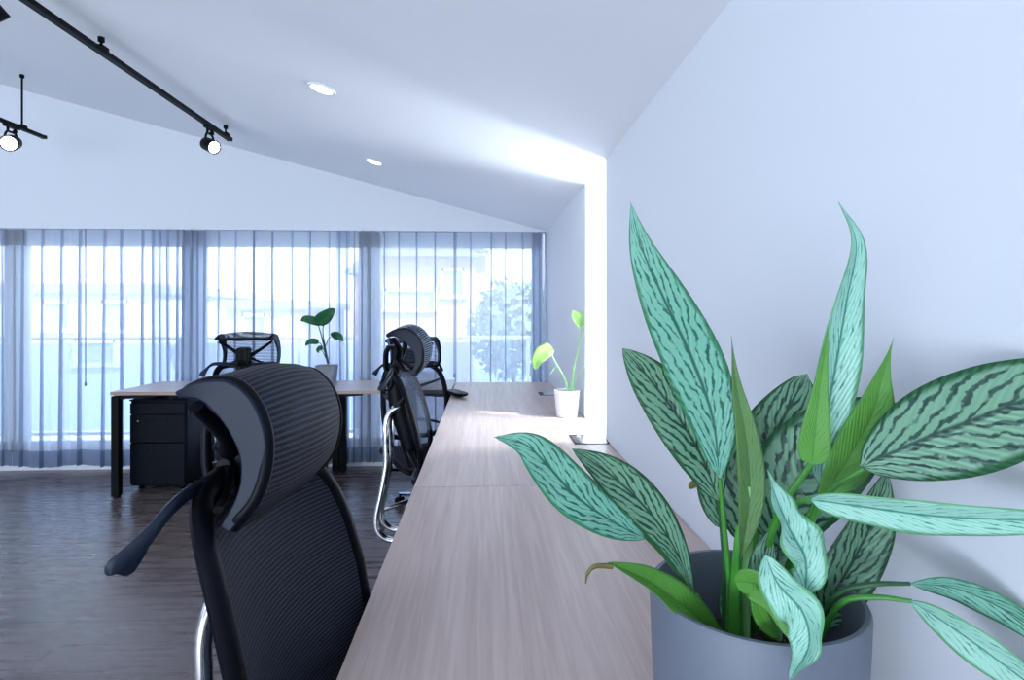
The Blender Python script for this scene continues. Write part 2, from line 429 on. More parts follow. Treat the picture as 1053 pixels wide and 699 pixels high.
def house(label, x0, x1, y, z1, depth, m, wins, gable_h=0, base=-6):
    t = thing('house', label, 'building', ((x0+x1)/2, y, base))
    w = x1-x0; h = z1-base
    MB().box((0, depth/2, h/2), (w, depth, h)).build('wall', m, t, smooth=False)
    if gable_h:
        MB().prism([(-w/2-.3, -.3, h), (w/2+.3, -.3, h), (0, -.3, h+gable_h)], (0, depth+.6, 0)).build('roof', 'roof_grey', t, smooth=False)
    else:
        MB().box((0, depth/2, h+.1), (w+.3, depth+.3, .2)).build('roof', 'roof_grey', t, smooth=False)
    for (wxp, wz, ww, wh) in wins:
        f = MB()
        cx, cz = wxp-(x0+x1)/2, wz-base
        f.box((cx-ww/2, -.03, cz), (.08, .1, wh+.08)); f.box((cx+ww/2, -.03, cz), (.08, .1, wh+.08))
        f.box((cx, -.03, cz+wh/2), (ww, .1, .08)); f.box((cx, -.03, cz-wh/2), (ww+.2, .14, .08))
        fo = f.build('window', 'white_trim', t, smooth=False)
        MB().box((cx, -.01, cz), (ww, .04, wh)).build('pane', 'house_window', fo, smooth=False)
    return t
HYo = 12.5
def hx(px): return P(px, 300, HYo).x
def hz(py): return P(300, py, HYo).z
house('pale low house seen through the left curtains', hx(-60), hx(160), HYo, hz(302), 5, 'house_white',
      [(hx(120), hz(325), .55, .6), (hx(60), hz(325), .55, .6), (hx(100), hz(362), .8, .5)])
house('pinkish gabled house seen through the curtains left of the mid chair', hx(300), hx(350), HYo+6, hz(262), 5, 'house_pink',
      [(hx(325), hz(300), .5, .6)], .8)
house('pink tall house seen through the rightmost curtain', hx(388), hx(486), HYo+.4, hz(262), 5, 'house_pink',
      [(hx(420), hz(308), 1.1, .45), (hx(465), hz(290), .5, .6), (hx(420), hz(365), 1.0, .7)], .6)
house('white low house with dark windows beyond the far desk plant', hx(232), hx(296), HYo, hz(318), 5, 'house_white',
      [(hx(262), hz(335), .5, .45)])
def tree(label, x, y, z0, h, r, seed):
    rnd = random.Random(seed)
    t = thing('tree', label, 'tree', (x, y, z0))
    MB().tube([(0, 0, 0), (.05, .02, h*.5), (0, 0, h*.9)], [.12, .08, .03]).build('trunk', 'bark', t)
    b = MB()
    for i in range(1500):
        d = Vector((rnd.gauss(0, 1), rnd.gauss(0, 1), rnd.gauss(0, 1))).normalized()
        rr = r*(rnd.random()**.4)
        p = Vector((0, 0, h))+Vector((d.x*rr, d.y*rr, d.z*rr*1.1))
        a = Vector((rnd.gauss(0, 1), rnd.gauss(0, 1), rnd.gauss(0, 1))).normalized(); c = a.cross(d).normalized()
        s_ = .11
        vs = [b.bm.verts.new(p+a*s_), b.bm.verts.new(p+c*s_*.5), b.bm.verts.new(p-a*s_), b.bm.verts.new(p-c*s_*.5)]
        b.bm.faces.new(vs)
    b.build('foliage', 'tree_leaf', t, smooth=False, recalc=False)
tree('leafy green tree seen through the right end of the curtains', hx(528)*.85, 10.6, -6, 7.0, .85, 1)
tree('green treetop above the pink houses through the curtains', hx(455)*1.0, 20.5, -6, 9.8, 1.1, 2)
struct('ground', MB().box((0, 30, -6.1), (120, 90, .2)), 'concrete')

# ------------------------------------------------------------------ curtains
def curtain(label, px0, px1, m, period=.152, amp=.05, phase=0., group='sheer curtains', Y=YB+.06, jit=.16):
    x0, x1 = P(px0, 300, Y).x, P(px1, 300, Y).x
    w = x1-x0; n = max(1, round(w/period)); per = w/n
    rnd = random.Random(int(px0*7+px1))
    cen = [(i+.5+rnd.uniform(-jit, jit))*per for i in range(n)]
    ztop, zbot = CT+.028, .045
    # cross-section: list of (s, kind) sampling denser at the pleats
    sec = []
    last = 0
    for c in cen:
        gw = .013
        for q in range(1, 6): sec.append((last+(c-gw*1.6-last)*q/6, 0, None))
        for q in range(9): sec.append((c, q/8, c))
        last = c+gw*1.6
    for q in range(1, 7): sec.append((last+(w-last)*q/6, 0, None))
    sec.insert(0, (0, 0, None))
    rows = 30
    b = MB(); V = []
    offs = {c: (rnd.uniform(-.014, .014), rnd.uniform(.6, 1.3)) for c in cen}
    for j in range(rows+1):
        v = j/rows; z = ztop+(zbot-ztop)*v
        row = []
        for (s_, q, c) in sec:
            if c is None:
                k_ = min(cen, key=lambda t: abs(t-s_)); d = (s_-k_)/per
                y = .012*math.cos(2*math.pi*d)*(.3+v)+.006*math.sin(5*s_+3*v); x = s_
            else:
                dx, sc = offs[c]
                depth = min(amp*(.55+.45*v)*sc, Y-YB-.004)
                half = (.0085-.005*min(1, v*2.2)**.6+.0025*v*sc)
                a = math.pi*q
                x = c-half*math.cos(a)*1.0+dx*v
                y = -depth*math.sin(a)
            if v > .85: zz = z+.010*math.sin((x0+x)*11+phase)*(v-.85)/.15
            else: zz = z
            row.append(b.bm.verts.new(Vector((x0+x, Y+y, zz))))
        V.append(row)
    for j in range(rows):
        for i in range(len(sec)-1):
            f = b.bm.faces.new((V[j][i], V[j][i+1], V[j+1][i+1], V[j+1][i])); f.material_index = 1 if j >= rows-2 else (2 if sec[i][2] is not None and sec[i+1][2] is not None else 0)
    o = b.build('curtain', m); o.data.materials.append(M['sheer_hem_shade']); o.data.materials.append(M['sheer_fold_shade'])
    return tag(o, label, 'curtain', None)
curtain('narrow sheer curtain at the left edge of the picture', -55, 14, 'sheer')
SHEERS = []
SHEERS.append(curtain('wide sheer curtain left of the black pedestal, below the left track light', 14, 158, 'sheer'))
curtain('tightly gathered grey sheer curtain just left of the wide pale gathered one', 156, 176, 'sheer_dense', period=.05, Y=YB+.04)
curtain('narrow pale curtain strip between the two gathered curtains', 176, 188, 'sheer', period=.08)
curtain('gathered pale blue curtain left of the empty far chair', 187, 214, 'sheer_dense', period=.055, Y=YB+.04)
SHEERS.append(curtain('wide sheer curtain behind the far chair and the desk plant', 214, 348, 'sheer'))
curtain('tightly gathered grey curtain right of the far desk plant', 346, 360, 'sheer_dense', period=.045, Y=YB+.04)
curtain('gathered blue curtain between the desk plant and the black mid chair', 361, 386, 'sheer', period=.06, Y=YB+.04)
SHEERS.append(curtain('wide sheer curtain above the far end of the long desk', 384, 549, 'sheer'))
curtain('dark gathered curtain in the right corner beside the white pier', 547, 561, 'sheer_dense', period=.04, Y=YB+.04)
tag(MB().box(((XL+WX)/2, YB+.055, CT+.038), (WX-XL-.02, .05, .012)).build('curtain_rail', 'white_trim', smooth=False), 'thin white curtain rail under the far wall', 'curtain rail')
for px, cu in ((88, SHEERS[0]), (261, SHEERS[1]), (467, SHEERS[2])):
    a = P(px, 300, YB-.01); zb = BT+.012 if px == 467 else .7
    b = MB().tube([(a.x, YB-.01, CT-.005), (a.x, YB-.01, zb+.02)], .004, smooth=False, seg=8)
    b.lathe([(0, 0), (.008, .002), (.008, .03), (.004, .035), (0, .035)], (a.x, YB-.01, zb), 10)
    b.build('cord', 'wand_grey', cu)

# ------------------------------------------------------------------ ceiling lights
def on_ceiling(px, py):
    lo, hi = .5, 8
    for _ in range(60):
        m = (lo+hi)/2; p = P(px, py, m)
        if p.z < ceil_z(p.x, p.y): lo = m
        else: hi = m
    return P(px, py, lo)
slope = math.atan(.2617)
Mrot = Matrix.Rotation(slope, 3, 'Y')
for (px, py, lab) in ((331, 91, 'recessed round ceiling light nearer the camera'), (385, 166, 'recessed round ceiling light nearer the curtains')):
    c = on_ceiling(px, py)
    t = thing('downlight', lab, 'ceiling light', c, 0, 'recessed downlights')
    MB().lathe([(.046, -.001), (.046, -.006), (.058, -.007), (.062, -.003), (.062, .004)], seg=40, mtx=Mrot).build('trim_ring', 'white_trim', t)
    MB().lathe([(0, -.003), (.0455, -.003), (.0455, .003), (0, .003)], seg=40, mtx=Mrot).build('lamp_disc', 'lamp_on', t)

def track(name_label, X, Z, y0, y1, stems):
    t = thing('ceiling_track', name_label, 'track light rail', (X, y1, Z))
    MB().box((0, (y0-y1)/2, 0), (.036, y1-y0, .022)).build('rail', 'black_metal', t, smooth=False, bevel=.003)
    MB().box((0, 0, 0), (.038, .02, .026)).build('end_cap', 'black_plastic', t, smooth=False, bevel=.003)
    for sy in stems:
        h = ceil_z(X, sy)-Z-.004
        b = MB().tube([(0, sy-y1, .0), (0, sy-y1, h-.012)], .006, smooth=False, seg=10)
        b.lathe([(0, h), (.014, h), (.014, h-.02), (.006, h-.025), (0, h-.025)], (0, sy-y1, 0), 16)
        b.box((0, sy-y1, .016), (.04, .05, .014))
        b.build('stem', 'black_metal', t)
    return t
T1 = P(236, 143, 4.09); T2 = P(45, 141, 4.39)
track('long black track rail on the ceiling, running toward the top left corner', T1.x, T1.z, -1.0, 4.09, [4.03, 2.747, 1.3])
track('black track rail at left edge hanging on a long thin stem', T2.x, T2.z, 1.0, 4.39, [P(22, 131, 1).y*0+4.19, 2.0])

def spot(label, X, Z, y, aim, size=1.0, energy=8, two=True):
    """track head : box adapter, yoke stem, cylinder head aimed along aim"""
    t = thing('track_spotlight', label, 'spotlight', (X, y, Z))
    b = MB(); b.box((0, 0, -.018), (.03, .11, .014))
    b.tube([(0, .03, -.02), (0, .03, -.055)], .008, smooth=False); b.tube([(0, -.03, -.02), (0, -.03, -.06)], .008, smooth=False)
    b.lathe([(0, -.05), (.014, -.05), (.014, -.035), (0, -.035)], (0, .03, 0), 14)
    b.build('adapter', 'black_metal', t)
    a = Vector(aim).normalized(); q = Vector((0, 0, -1)).rotation_difference(a).to_matrix()
    c = Vector((0, 0, -.125))
    s_ = size
    MB().lathe([(0, .055*s_), (.038*s_, .055*s_), (.046*s_, .045*s_), (.048*s_, -.02*s_), (.050*s_, -.058*s_), (.044*s_, -.06*s_), (.042*s_, -.045*s_), (0, -.045*s_)], c, 32, q).build('lamp_head', 'black_metal', t)
    y_ = MB(); y_.tube([(0, .053, -.118), (0, .053, -.085), (0, .035, -.058), (0, 0, -.054), (0, -.035, -.058), (0, -.053, -.085), (0, -.053, -.118)], .007, n=30)
    y_.build('yoke', 'black_metal', t)
    MB().lathe([(0, -.053*s_), (.041*s_, -.053*s_), (.041*s_, -.049*s_), (0, -.049*s_)], c, 28, q).build('lens', 'lamp_on', t)
    L = bpy.data.lights.new('spot_lamp', 'SPOT'); L.energy = energy; L.spot_size = R(60); L.spot_blend = .6; L.color = (.9, .95, 1); L.shadow_soft_size = .04
    lo = bpy.data.objects.new('lamp', L); C.objects.link(lo); lo.parent = t; lo.location = c+a*.07*s_
    lo.rotation_euler = Vector((0, 0, -1)).rotation_difference(a).to_euler()
    return t
spot('black track spotlight at the end of the long ceiling rail', T1.x, T1.z, 3.80, (.80, -.45, -.40), .88)
spot('black track spotlight cut off by the top left corner', T1.x, T1.z, 2.115, (.3, .5, -.6))
spot('black track spotlight under the left rail, lens facing the camera', T2.x, T2.z, 4.10, (.35, -.8, -.30), 1.05)

# ------------------------------------------------------------------ long bench desks
def bench(label, y0, y1, flaps):
    t = thing('long_desk', label, 'desk', (.153, (y0+y1)/2, 0), 0, 'bench desks along the right wall')
    L = y1-y0-.003; yc = 0
    MB().box((0, 0, BT-.0125), (.745, L, .025)).build('desktop', 'bench_laminate', t, smooth=False, bevel=.0015)
    for sy in (-1, 1):
        for sx in (-1, 1):
            b = MB().box((sx*.335, sy*(L/2-.04), (BT-.03)/2), (.05, .05, BT-.03)); b.box((sx*.335, sy*(L/2-.04), .008), (.04, .04, .016))
            b.build('leg', 'black_metal', t, smooth=False, bevel=.002)
        MB().box((0, sy*(L/2-.04), BT-.045), (.62, .04, .035)).build('cross_rail', 'black_metal', t, smooth=False)
    for sx in (-1, 1): MB().box((sx*.30, 0, BT-.045), (.03, L-.14, .035)).build('long_rail', 'black_metal', t, smooth=False)
    for (fx, fy, fw, fl) in flaps:
        f = MB()
        x, y = fx-.153, fy-(y0+y1)/2
        e = .006
        f.box((x-fw/2, y, BT+.001), (e, fl, .004)); f.box((x+fw/2, y, BT+.001), (e, fl, .004))
        f.box((x, y-fl/2, BT+.001), (fw+e, e, .004)); f.box((x, y+fl/2, BT+.001), (fw+e, e, .004))
        fo = f.build('cable_flap', 'black_metal', t, smooth=False)
        MB().box((x+.013, y, BT+.0015), (fw-.032, fl-.008, .003)).build('flap_lid', 'brushed_steel', fo, smooth=False)
        MB().box((x-fw/2+.014, y, BT+.0008), (.02, fl-.008, .0016)).build('cable_slot', 'cable_black', fo, smooth=False)
    return t
bench('near section of the long wood desk, under the large potted plant', -.96+1.4, 1.84, [])
bench('middle section of the long wood desk, with the small white pot', 1.84, 3.24, [(.452, 2.50, .14, .17)])
bench('far section of the long wood desk, ending at the curtains', 3.24, 4.62, [(.44, 3.93, .13, .14)])
bench('section of the long wood desk beside the camera', -.96, .44, [])

# ------------------------------------------------------------------ far tables
def far_desk(label, x0, x1, y0, y1):
    cx, cy = (x0+x1)/2, (y0+y1)/2; w = x1-x0; d = y1-y0
    t = thing('office_desk', label, 'desk', (cx, cy, 0), 0, 'desks by the curtains')
    MB().box((0, 0, BT-.0125), (w-.002, d, .025)).build('desktop', 'table_laminate', t, smooth=False, bevel=.0015)
    MB().box((0, -d/2-.0006, BT-.0125), (w-.004, .0012, .023)).build('edge_band', 'wood_edge', t, smooth=False)
    for sx in (-1, 1):
        for sy in (-1, 1):
            b = MB().box((sx*(w/2-.028), sy*(d/2-.03), (BT-.03)/2+.006), (.05, .05, BT-.045)); b.box((sx*(w/2-.028), sy*(d/2-.03), .008), (.035, .035, .016))
            b.build('leg', 'black_metal', t, smooth=False, bevel=.002)
        MB().box((sx*(w/2-.028), 0, BT-.045), (.045, d-.1, .035)).build('side_rail', 'black_metal', t, smooth=False)
        MB().prism([(sx*(w/2-.055), -d/2+.02, BT-.03), (sx*(w/2-.30), -d/2+.02, BT-.03), (sx*(w/2-.30), -d/2+.02, BT-.04), (sx*(w/2-.055), -d/2+.02, BT-.055)], (0, .03, 0)).build('bracket', 'black_metal', t, smooth=False)
    MB().box((0, 0, BT-.045), (w-.15, .04, .03)).build('long_rail', 'black_metal', t, smooth=False)
    return t
TY0 = 4.17; TY1 = 4.80
XA = P(113, 403, TY0).x; XM = P(350, 480, TY1).x
far_desk('light wood desk with black legs over the black pedestal cabinet', XA, XM, TY0, TY1)
far_desk('light wood desk reaching behind the black mid chairs, right of the grey pot', XM+.001, -.23, TY0, TY1)

# ------------------------------------------------------------------ pedestal cabinet
pc = P(132, 500, 4.32); pr = P(190, 500, 4.32)
pw = pr.x-pc.x
t = thing('pedestal_cabinet', 'black three-drawer pedestal cabinet under the far wood desk', 'drawer cabinet', ((pc.x+pr.x)/2, 4.32+.02, 0))
ph = .615; pd = .46; pb = .035
b = MB(); b.box((0, pd/2, pb+ph/2), (pw, pd-.02, ph)); b.box((0, pd/2-.005, pb+ph+.006), (pw+.008, pd, .012))
b.build('body', 'cabinet_metal', t, smooth=False, bevel=.004)
zc = pb+ph-.01
for i, hh in enumerate((.085, .205, .30)):
    z0 = zc-hh
    d = MB(); d.box((0, -.004, (z0+zc)/2), (pw-.012, .018, hh-.006)); dr = d.build('drawer', 'cabinet_metal', t, smooth=False, bevel=.003)
    hd = MB(); hd.box((0, -.014, zc-.035), (.13, .006, .006)); hd.box((0, -.014, zc-.058), (.13, .004, .004)); hd.box((-.065, -.014, zc-.047), (.004, .005, .024)); hd.box((.065, -.014, zc-.047), (.004, .005, .024))
    hd.build('handle', 'black_plastic', dr, smooth=False)
    if i == 1:
        MB().lathe([(0, 0), (.007, 0), (.007, .004), (0, .004)], (-.13, -.017, zc-.045), 16, Matrix.Rotation(R(90), 3, 'X')).build('lock', 'brushed_steel', dr)
    zc = z0
for sx in (-1, 1):
    for sy in (0, 1):
        MB().tube([(sx*(pw/2-.05)-.012, .06+sy*(pd-.12), .02), (sx*(pw/2-.05)+.012, .06+sy*(pd-.12), .02)], .02, smooth=False, seg=16).build('caster', 'black_plastic', t)

# ------------------------------------------------------------------ chairs
def superpts(n, e):
    out = []
    for i in range(n):
        a = 2*math.pi*i/n; c, s_ = math.cos(a), math.sin(a)
        out.append((math.copysign(abs(c)**(2/e), c), math.copysign(abs(s_)**(2/e), s_)))
    return out
def roundrect(n, r):
    """evenly spaced points round a square of half side 1 with corner radius r"""
    L = 8*(1-r)+2*math.pi*r; out = []
    for i in range(n):
        d = L*i/n; k = 0
        seg = 2*(1-r)+math.pi*r/2
        k = int(d//seg); e = d-k*seg
        if e < 2*(1-r): p = (1, -(1-r)+e)
        else:
            a = (e-2*(1-r))/r; p = (1-r+r*math.cos(a), 1-r+r*math.sin(a))
        c, s_ = ((1, 0), (0, 1), (-1, 0), (0, -1))[k % 4]
        out.append((p[0]*c-p[1]*s_, p[0]*s_+p[1]*c))
    return out
def interp(tab, t):
    m = len(tab)-1; t = max(0., min(1., t))*m
    k = min(int(t), m-1); u = t-k
    p0 = tab[max(k-1, 0)]; p1 = tab[k]; p2 = tab[k+1]; p3 = tab[min(k+2, m)]
    f = lambda a, b_, c, d: .5*((2*b_)+(c-a)*u+(2*a-5*b_+4*c-d)*u*u+(3*b_-a-3*c+d)*u**3)
    return tuple(f(*v) for v in zip(p0, p1, p2, p3)) if isinstance(p1, tuple) else f(p0, p1, p2, p3)
def make_chair(label, loc, facing, dz=0., head_pitch=0., arm_z=.66, base_rot=0., group='office chairs', mm='chair_mesh', arm_y=.285, head=(0, 0, 0, 1, 0)):
    t = thing('office_chair', label, 'office chair', loc, facing, group)
    # --- base
    hub = MB().lathe([(0, .07), (.045, .07), (.05, .09), (.045, .125), (.03, .14), (0, .14)], (0, 0, 0), 28).build('base_hub', 'chrome', t)
    for k_ in range(5):
        a = base_rot+2*math.pi*k_/5; ca, sa = math.cos(a), math.sin(a)
        lg = MB().tube([(ca*.03, sa*.03, .115), (ca*.15, sa*.15, .105), (ca*.30, sa*.30, .078)], [.026, .021, .014], n=8, sq=(1, .75)).build('base_leg', 'chrome', t)
        b = MB(); cx, cy = ca*.30, sa*.30
        for s_ in (-1, 1):
            ox, oy = -sa*.014*s_, ca*.014*s_
            b.tube([(cx+ox-sa*.008, cy+oy+ca*.008, .028), (cx+ox+sa*.008, cy+oy-ca*.008, .028)], .028, smooth=False, seg=20)
        b.tube([(cx, cy, .03), (cx, cy, .075)], .008, smooth=False)
        b.box((cx, cy, .045), (.03, .03, .02), rz=a)
        b.build('caster', 'black_plastic', lg)
    MB().tube([(0, 0, .13), (0, 0, .30), (0, 0, .30), (0, 0, .43+dz)], [.027, .027, .016, .016], smooth=False, seg=18).build('gas_column', 'chrome', t)
    b = MB(); b.box((0, 0, .435+dz), (.22, .16, .045)); b.box((-.10, 0, .42+dz), (.12, .10, .05))
    b.tube([(.02, -.08, .43+dz), (.02, -.22, .425+dz), (.03, -.26, .42+dz)], .006)
    b.build('mechanism', 'black_plastic', t, bevel=.006)
    # --- seat
    def seatf(u, v, dzz=0):
        x = .25-.49*v; y = (u-.5)*.50
        rx = abs(v-.5)*2; ry = abs(u-.5)*2
        if rx > .7 and ry > .7: 
            pass
        z = .508+dz-.045*max(0, (x-.12)/.13)**2-.012*math.cos(math.pi*(u-.5))*1.0+.012*(ry**3)
        q = (rx**6+ry**6)**(1/6)
        if q > 1: x = .005+(x-.005)/q; y = y/q
        return Vector((x, y, z+dzz))
    MB().grid(lambda u, v: seatf(u, v), 20, 20, lambda u, v: (u*.5, v*.5)).build('seat_mesh', 'seat_mesh', t, thick=.022)
    sp_ = superpts(56, 6)
    MB().ring([seatf(.5+x*.5, .5+y*.5, -.014) for x, y in sp_], .015, ea=1.1, eb=1).build('seat_frame', 'black_plastic', t)
    # --- backrest
    BZ0, BZ1 = .56, 1.035
    prof = [(-.245,), (-.238,), (-.242,), (-.256,), (-.277,), (-.304,), (-.336,)]
    wid = [(.195,), (.212,), (.220,), (.220,), (.215,), (.207,), (.196,)]
    def S(u, v, off=0):
        x = interp(prof, v)[0]; w = interp(wid, v)[0]
        return Vector((x+.045*u*u+off, u*w, BZ0+dz+(BZ1-BZ0)*v))
    sp_ = superpts(72, 4.6)
    ol = [S(x, .5+y*.5) for x, y in sp_]
    b = MB(); nr = 14; rows = []
    cen = b.bm.verts.new(S(0, .5, -.004)); 
    for i in range(1, nr+1):
        r_ = i/nr; rows.append([b.bm.verts.new(S(x*r_, .5+y*.5*r_, -.004*(1-r_))) for x, y in sp_])
    def uvset(f, uvs):
        for l, q in zip(f.loops, uvs): l[b.uv].uv = q
    uvp = lambda r_, k_: (sp_[k_][0]*r_*.22, (sp_[k_][1]*r_*.5+.5)*(BZ1-BZ0))
    n_ = len(sp_)
    for k_ in range(n_):
        k2 = (k_+1) % n_
        f = b.bm.faces.new((cen, rows[0][k_], rows[0][k2])); uvset(f, [(0, .5*(BZ1-BZ0)), uvp(1/nr, k_), uvp(1/nr, k2)])
        for i in range(nr-1):
            f = b.bm.faces.new((rows[i][k_], rows[i+1][k_], rows[i+1][k2], rows[i][k2]))
            uvset(f, [uvp((i+1)/nr, k_), uvp((i+2)/nr, k_), uvp((i+2)/nr, k2), uvp((i+1)/nr, k2)])
    b.build('backrest_mesh', mm, t, recalc=False)
    bf = MB().ring([p+Vector((-.010, 0, 0)) for p in ol], .0145, ea=1.25, eb=.85, seg=12).build('backrest_frame', 'black_plastic', t)
    # spine behind the backrest, lumbar arms
    b = MB()
    b.tube([(-.255, 0, .60+dz), (-.285, 0, .72+dz), (-.325, 0, .86+dz), (-.345, 0, .97+dz), (-.365, 0, 1.05+dz)], [.022, .030, .034, .028, .022], sq=(1.2, .7), n=20)
    for s_ in (-1, 1):
        b.tube([(-.33, 0, .87+dz), (-.30, s_*.10, .90+dz), (S(s_, .80).x-.012, S(s_, .80).y, S(s_, .80).z)], [.018, .014, .010], n=12, sq=(1, .7))
        b.tube([(-.275, 0, .67+dz), (-.25, s_*.10, .66+dz), (S(s_, .15).x-.012, S(s_, .15).y, S(s_, .15).z)], [.018, .014, .010], n=12, sq=(1, .7))
    b.build('spine', 'black_plastic', t)
    # chrome bow tubes from below the seat up to the spine
    for s_ in (-1, 1):
        pts = [(-.06, s_*.055, .40+dz), (-.20, s_*.06, .335+dz*.6), (-.33, s_*.062, .295+dz*.6), (-.40, s_*.062, .325+dz*.6), (-.413, s_*.060, .39+dz), (-.392, s_*.058, .50+dz), (-.372, s_*.054, .62+dz), (-.372, s_*.052, .72+dz), (-.374, s_*.048, .79+dz), (-.358, s_*.042, .845+dz), (-.31, s_*.035, .875+dz)]
        MB().tube(pts, [.014, .015, .015, .014, .014, .014, .013, .013], n=50, seg=14).build('chrome_bow', 'chrome', t)
    b = MB().tube([(-.335, -.045, .862+dz), (-.33, 0, .880+dz), (-.335, .045, .862+dz)], .019, n=10, sq=(1, .8)).build('bow_cap', 'chrome', t)
    # coat hanger wings
    b = MB()
    for s_ in (-1, 1):
        cpts = crom([(-.352, s_*.01, 1.030+dz), (-.338, s_*.11, 1.042+dz), (-.326, s_*.19, 1.040+dz), (-.342, s_*.225, 1.010+dz), (-.370, s_*.252, .980+dz)], 16)
        prev = None
        for i, p in enumerate(cpts):
            u = i/16; hh = .011-.006*u+.036*math.exp(-((u-.78)/.115)**2)
            th = .007
            sec = [p+Vector((th, 0, .006)), p+Vector((0, 0, .012)), p+Vector((-th, 0, .004)), p+Vector((-th-.012*math.sin(math.pi*u), 0, -hh)), p+Vector((-th*.2-.012*math.sin(math.pi*u), 0, -hh-.004)), p+Vector((th, 0, -.01))]
            ring = [b.bm.verts.new(q) for q in sec]
            if prev:
                for j in range(6): b.bm.faces.new((prev[j], prev[(j+1)%6], ring[(j+1)%6], ring[j]))
            else: b.bm.faces.new(ring[::-1])
            prev = ring
        b.bm.faces.new(prev)
    hg = b.build('coat_hanger', 'grey_plastic', t, sub=1)
    MB().tube([(-.385, -.03, 1.0+dz), (-.40, -.03, .975+dz), (-.395, -.03, .95+dz), (-.37, -.03, .945+dz), (-.352, -.03, .965+dz), (-.35, -.03, .99+dz)], .005, n=20, seg=8).build('hook', 'black_plastic', hg)
    # --- headrest
    piv = Vector((-.33, 0, 1.08+dz))
    Rm = Matrix.Rotation(head_pitch, 3, 'Y')
    HP = [(-.352, 1.188), (-.318, 1.206), (-.275, 1.212), (-.238, 1.192), (-.212, 1.155), (-.203, 1.112), (-.210, 1.068), (-.238, 1.026)]
    HPi = [(-.346, 1.180), (-.318, 1.182), (-.296, 1.172), (-.268, 1.150), (-.246, 1.122), (-.238, 1.094), (-.241, 1.064), (-.256, 1.030)]
    Rm = Matrix.Rotation(head[0], 3, 'Z') @ Matrix.Rotation(head[4], 3, 'X') @ Rm
    def tr(v):
        v = Vector((-.352+(v.x+.352)*head[3], v.y, v.z))
        return Rm @ ((v-piv+Vector((0, 0, dz)))*1.05) + piv + Vector((head[1], 0, head[2]))
    HW = .160
    def H(a, v, off=0):
        x, z = interp(HP, v)
        x2, z2 = interp(HP, min(1, v+.02)); x1, z1 = interp(HP, max(0, v-.02))
        n = Vector((-(z2-z1), 0, (x2-x1))).normalized()
        bul = .019*(1-a*a)*math.sin(math.pi*min(1, max(0, v)))
        return tr(Vector((x, a*HW*(1-.10*(1-v)**3), z))+n*(bul+off))
    sp2 = roundrect(112, .10)
    b = MB(); rows = []; nr = 16
    HL = .27
    # regular grid mesh face
    nu, nv = 24, 30
    b.grid(lambda u, v: H((u*2-1)*.985, .01+.98*v, .002), nu, nv, lambda u, v: (u*2*HW, v*HL))
    b.build('headrest_mesh', mm, t)
    hf = MB()
    hf.ring([H(x*.985, .5+y*.49, -.004) for x, y in sp2], .0095, ea=1, eb=1, seg=10)
    hfo = hf.build('headrest_frame', 'black_plastic', t)
    for s_ in (-1, 1):
        # cheek plate : between outer and inner profile
        pl = MB(); n_ = 26
        A, B_ = [], []
        for i in range(n_+1):
            v = i/n_; xo, zo = interp(HP, v); xi, zi = interp(HPi, v)
            A.append((xo, zo)); B_.append((xi, zi))
        def V3(q, y): return pl.bm.verts.new(tr(Vector((q[0], y, q[1]))))
        yo = s_*(HW+.006); yi = s_*(HW-.008)
        L1 = [V3(q, yo) for q in A]; L2 = [V3(q, yo-s_*.004) for q in B_]; L3 = [V3(q, yi) for q in A]; L4 = [V3(q, yi) for q in B_]
        for i in range(n_):
            pl.bm.faces.new((L1[i], L1[i+1], L2[i+1], L2[i])); pl.bm.faces.new((L3[i], L4[i], L4[i+1], L3[i+1]))
            pl.bm.faces.new((L1[i], L3[i], L3[i+1], L1[i+1])); pl.bm.faces.new((L2[i], L2[i+1], L4[i+1], L4[i]))
        pl.bm.faces.new((L1[0], L2[0], L4[0], L3[0])); pl.bm.faces.new((L1[n_], L3[n_], L4[n_], L2[n_]))
        pl.build('side_cheek', 'grey_plastic', hfo, bevel=.003)
    b = MB()
    for s_ in (-1, 1):
        b.tube([tr(Vector(q)) for q in ((-.325, s_*.02, 1.085), (-.31, s_*.08, 1.125), (-.325, s_*.150, 1.172))], [.017, .013, .011], n=12, sq=(1, .8))
        b.tube([tr(Vector(q)) for q in ((-.325, s_*.02, 1.08), (-.29, s_*.09, 1.045), (-.268, s_*.148, 1.046))], [.012, .009, .007], n=12, sq=(1, .7))
    b.build('headrest_strut', 'black_plastic', hfo)
    # headrest mount : open loop bracket
    b = MB(); lp = []
    for x, y in superpts(36, 3.2): lp.append(Vector((-.352+x*.030, 0, 1.075+dz+y*.058)))
    for yy in (-.028, .028): b.ring([p+Vector((0, yy, 0)) for p in lp], .0085, ea=1, eb=1)
    b.box((-.352, 0, 1.015+dz), (.06, .075, .03)); b.box((-.330, 0, 1.09+dz), (.024, .07, .09)); b.box((-.352, 0, 1.135+dz), (.05, .06, .014))
    b.tube([(-.345, -.045, 1.05+dz), (-.345, .045, 1.05+dz)], .014, smooth=False)
    b.build('headrest_mount', 'black_plastic', t, bevel=.003)
    # --- arms
    for s_ in (-1, 1):
        MB().tube([(-.02, s_*.08, .425+dz), (-.02, s_*.22, .42+dz), (-.03, s_*arm_y, .47), (-.035, s_*arm_y, arm_z-.04)], [.016, .016, .015, .015], n=24, sq=(1.25, .8)).build('arm_post', 'chrome', t)
        b = MB(); n_ = 12; rings = []
        pts = superpts(40, 3.5)
        for zz, sc in ((arm_z-.03, .55), (arm_z-.018, .92), (arm_z-.004, 1.), (arm_z, .93)):
            rings.append([b.bm.verts.new(Vector((-.02+x*.125*sc, s_*arm_y+y*.043*sc, zz))) for x, y in pts])
        for a_, c_ in zip(rings, rings[1:]):
            for j in range(40): b.bm.faces.new((a_[j], a_[(j+1)%40], c_[(j+1)%40], c_[j]))
        b.bm.faces.new(rings[0][::-1]); b.bm.faces.new(rings[-1])
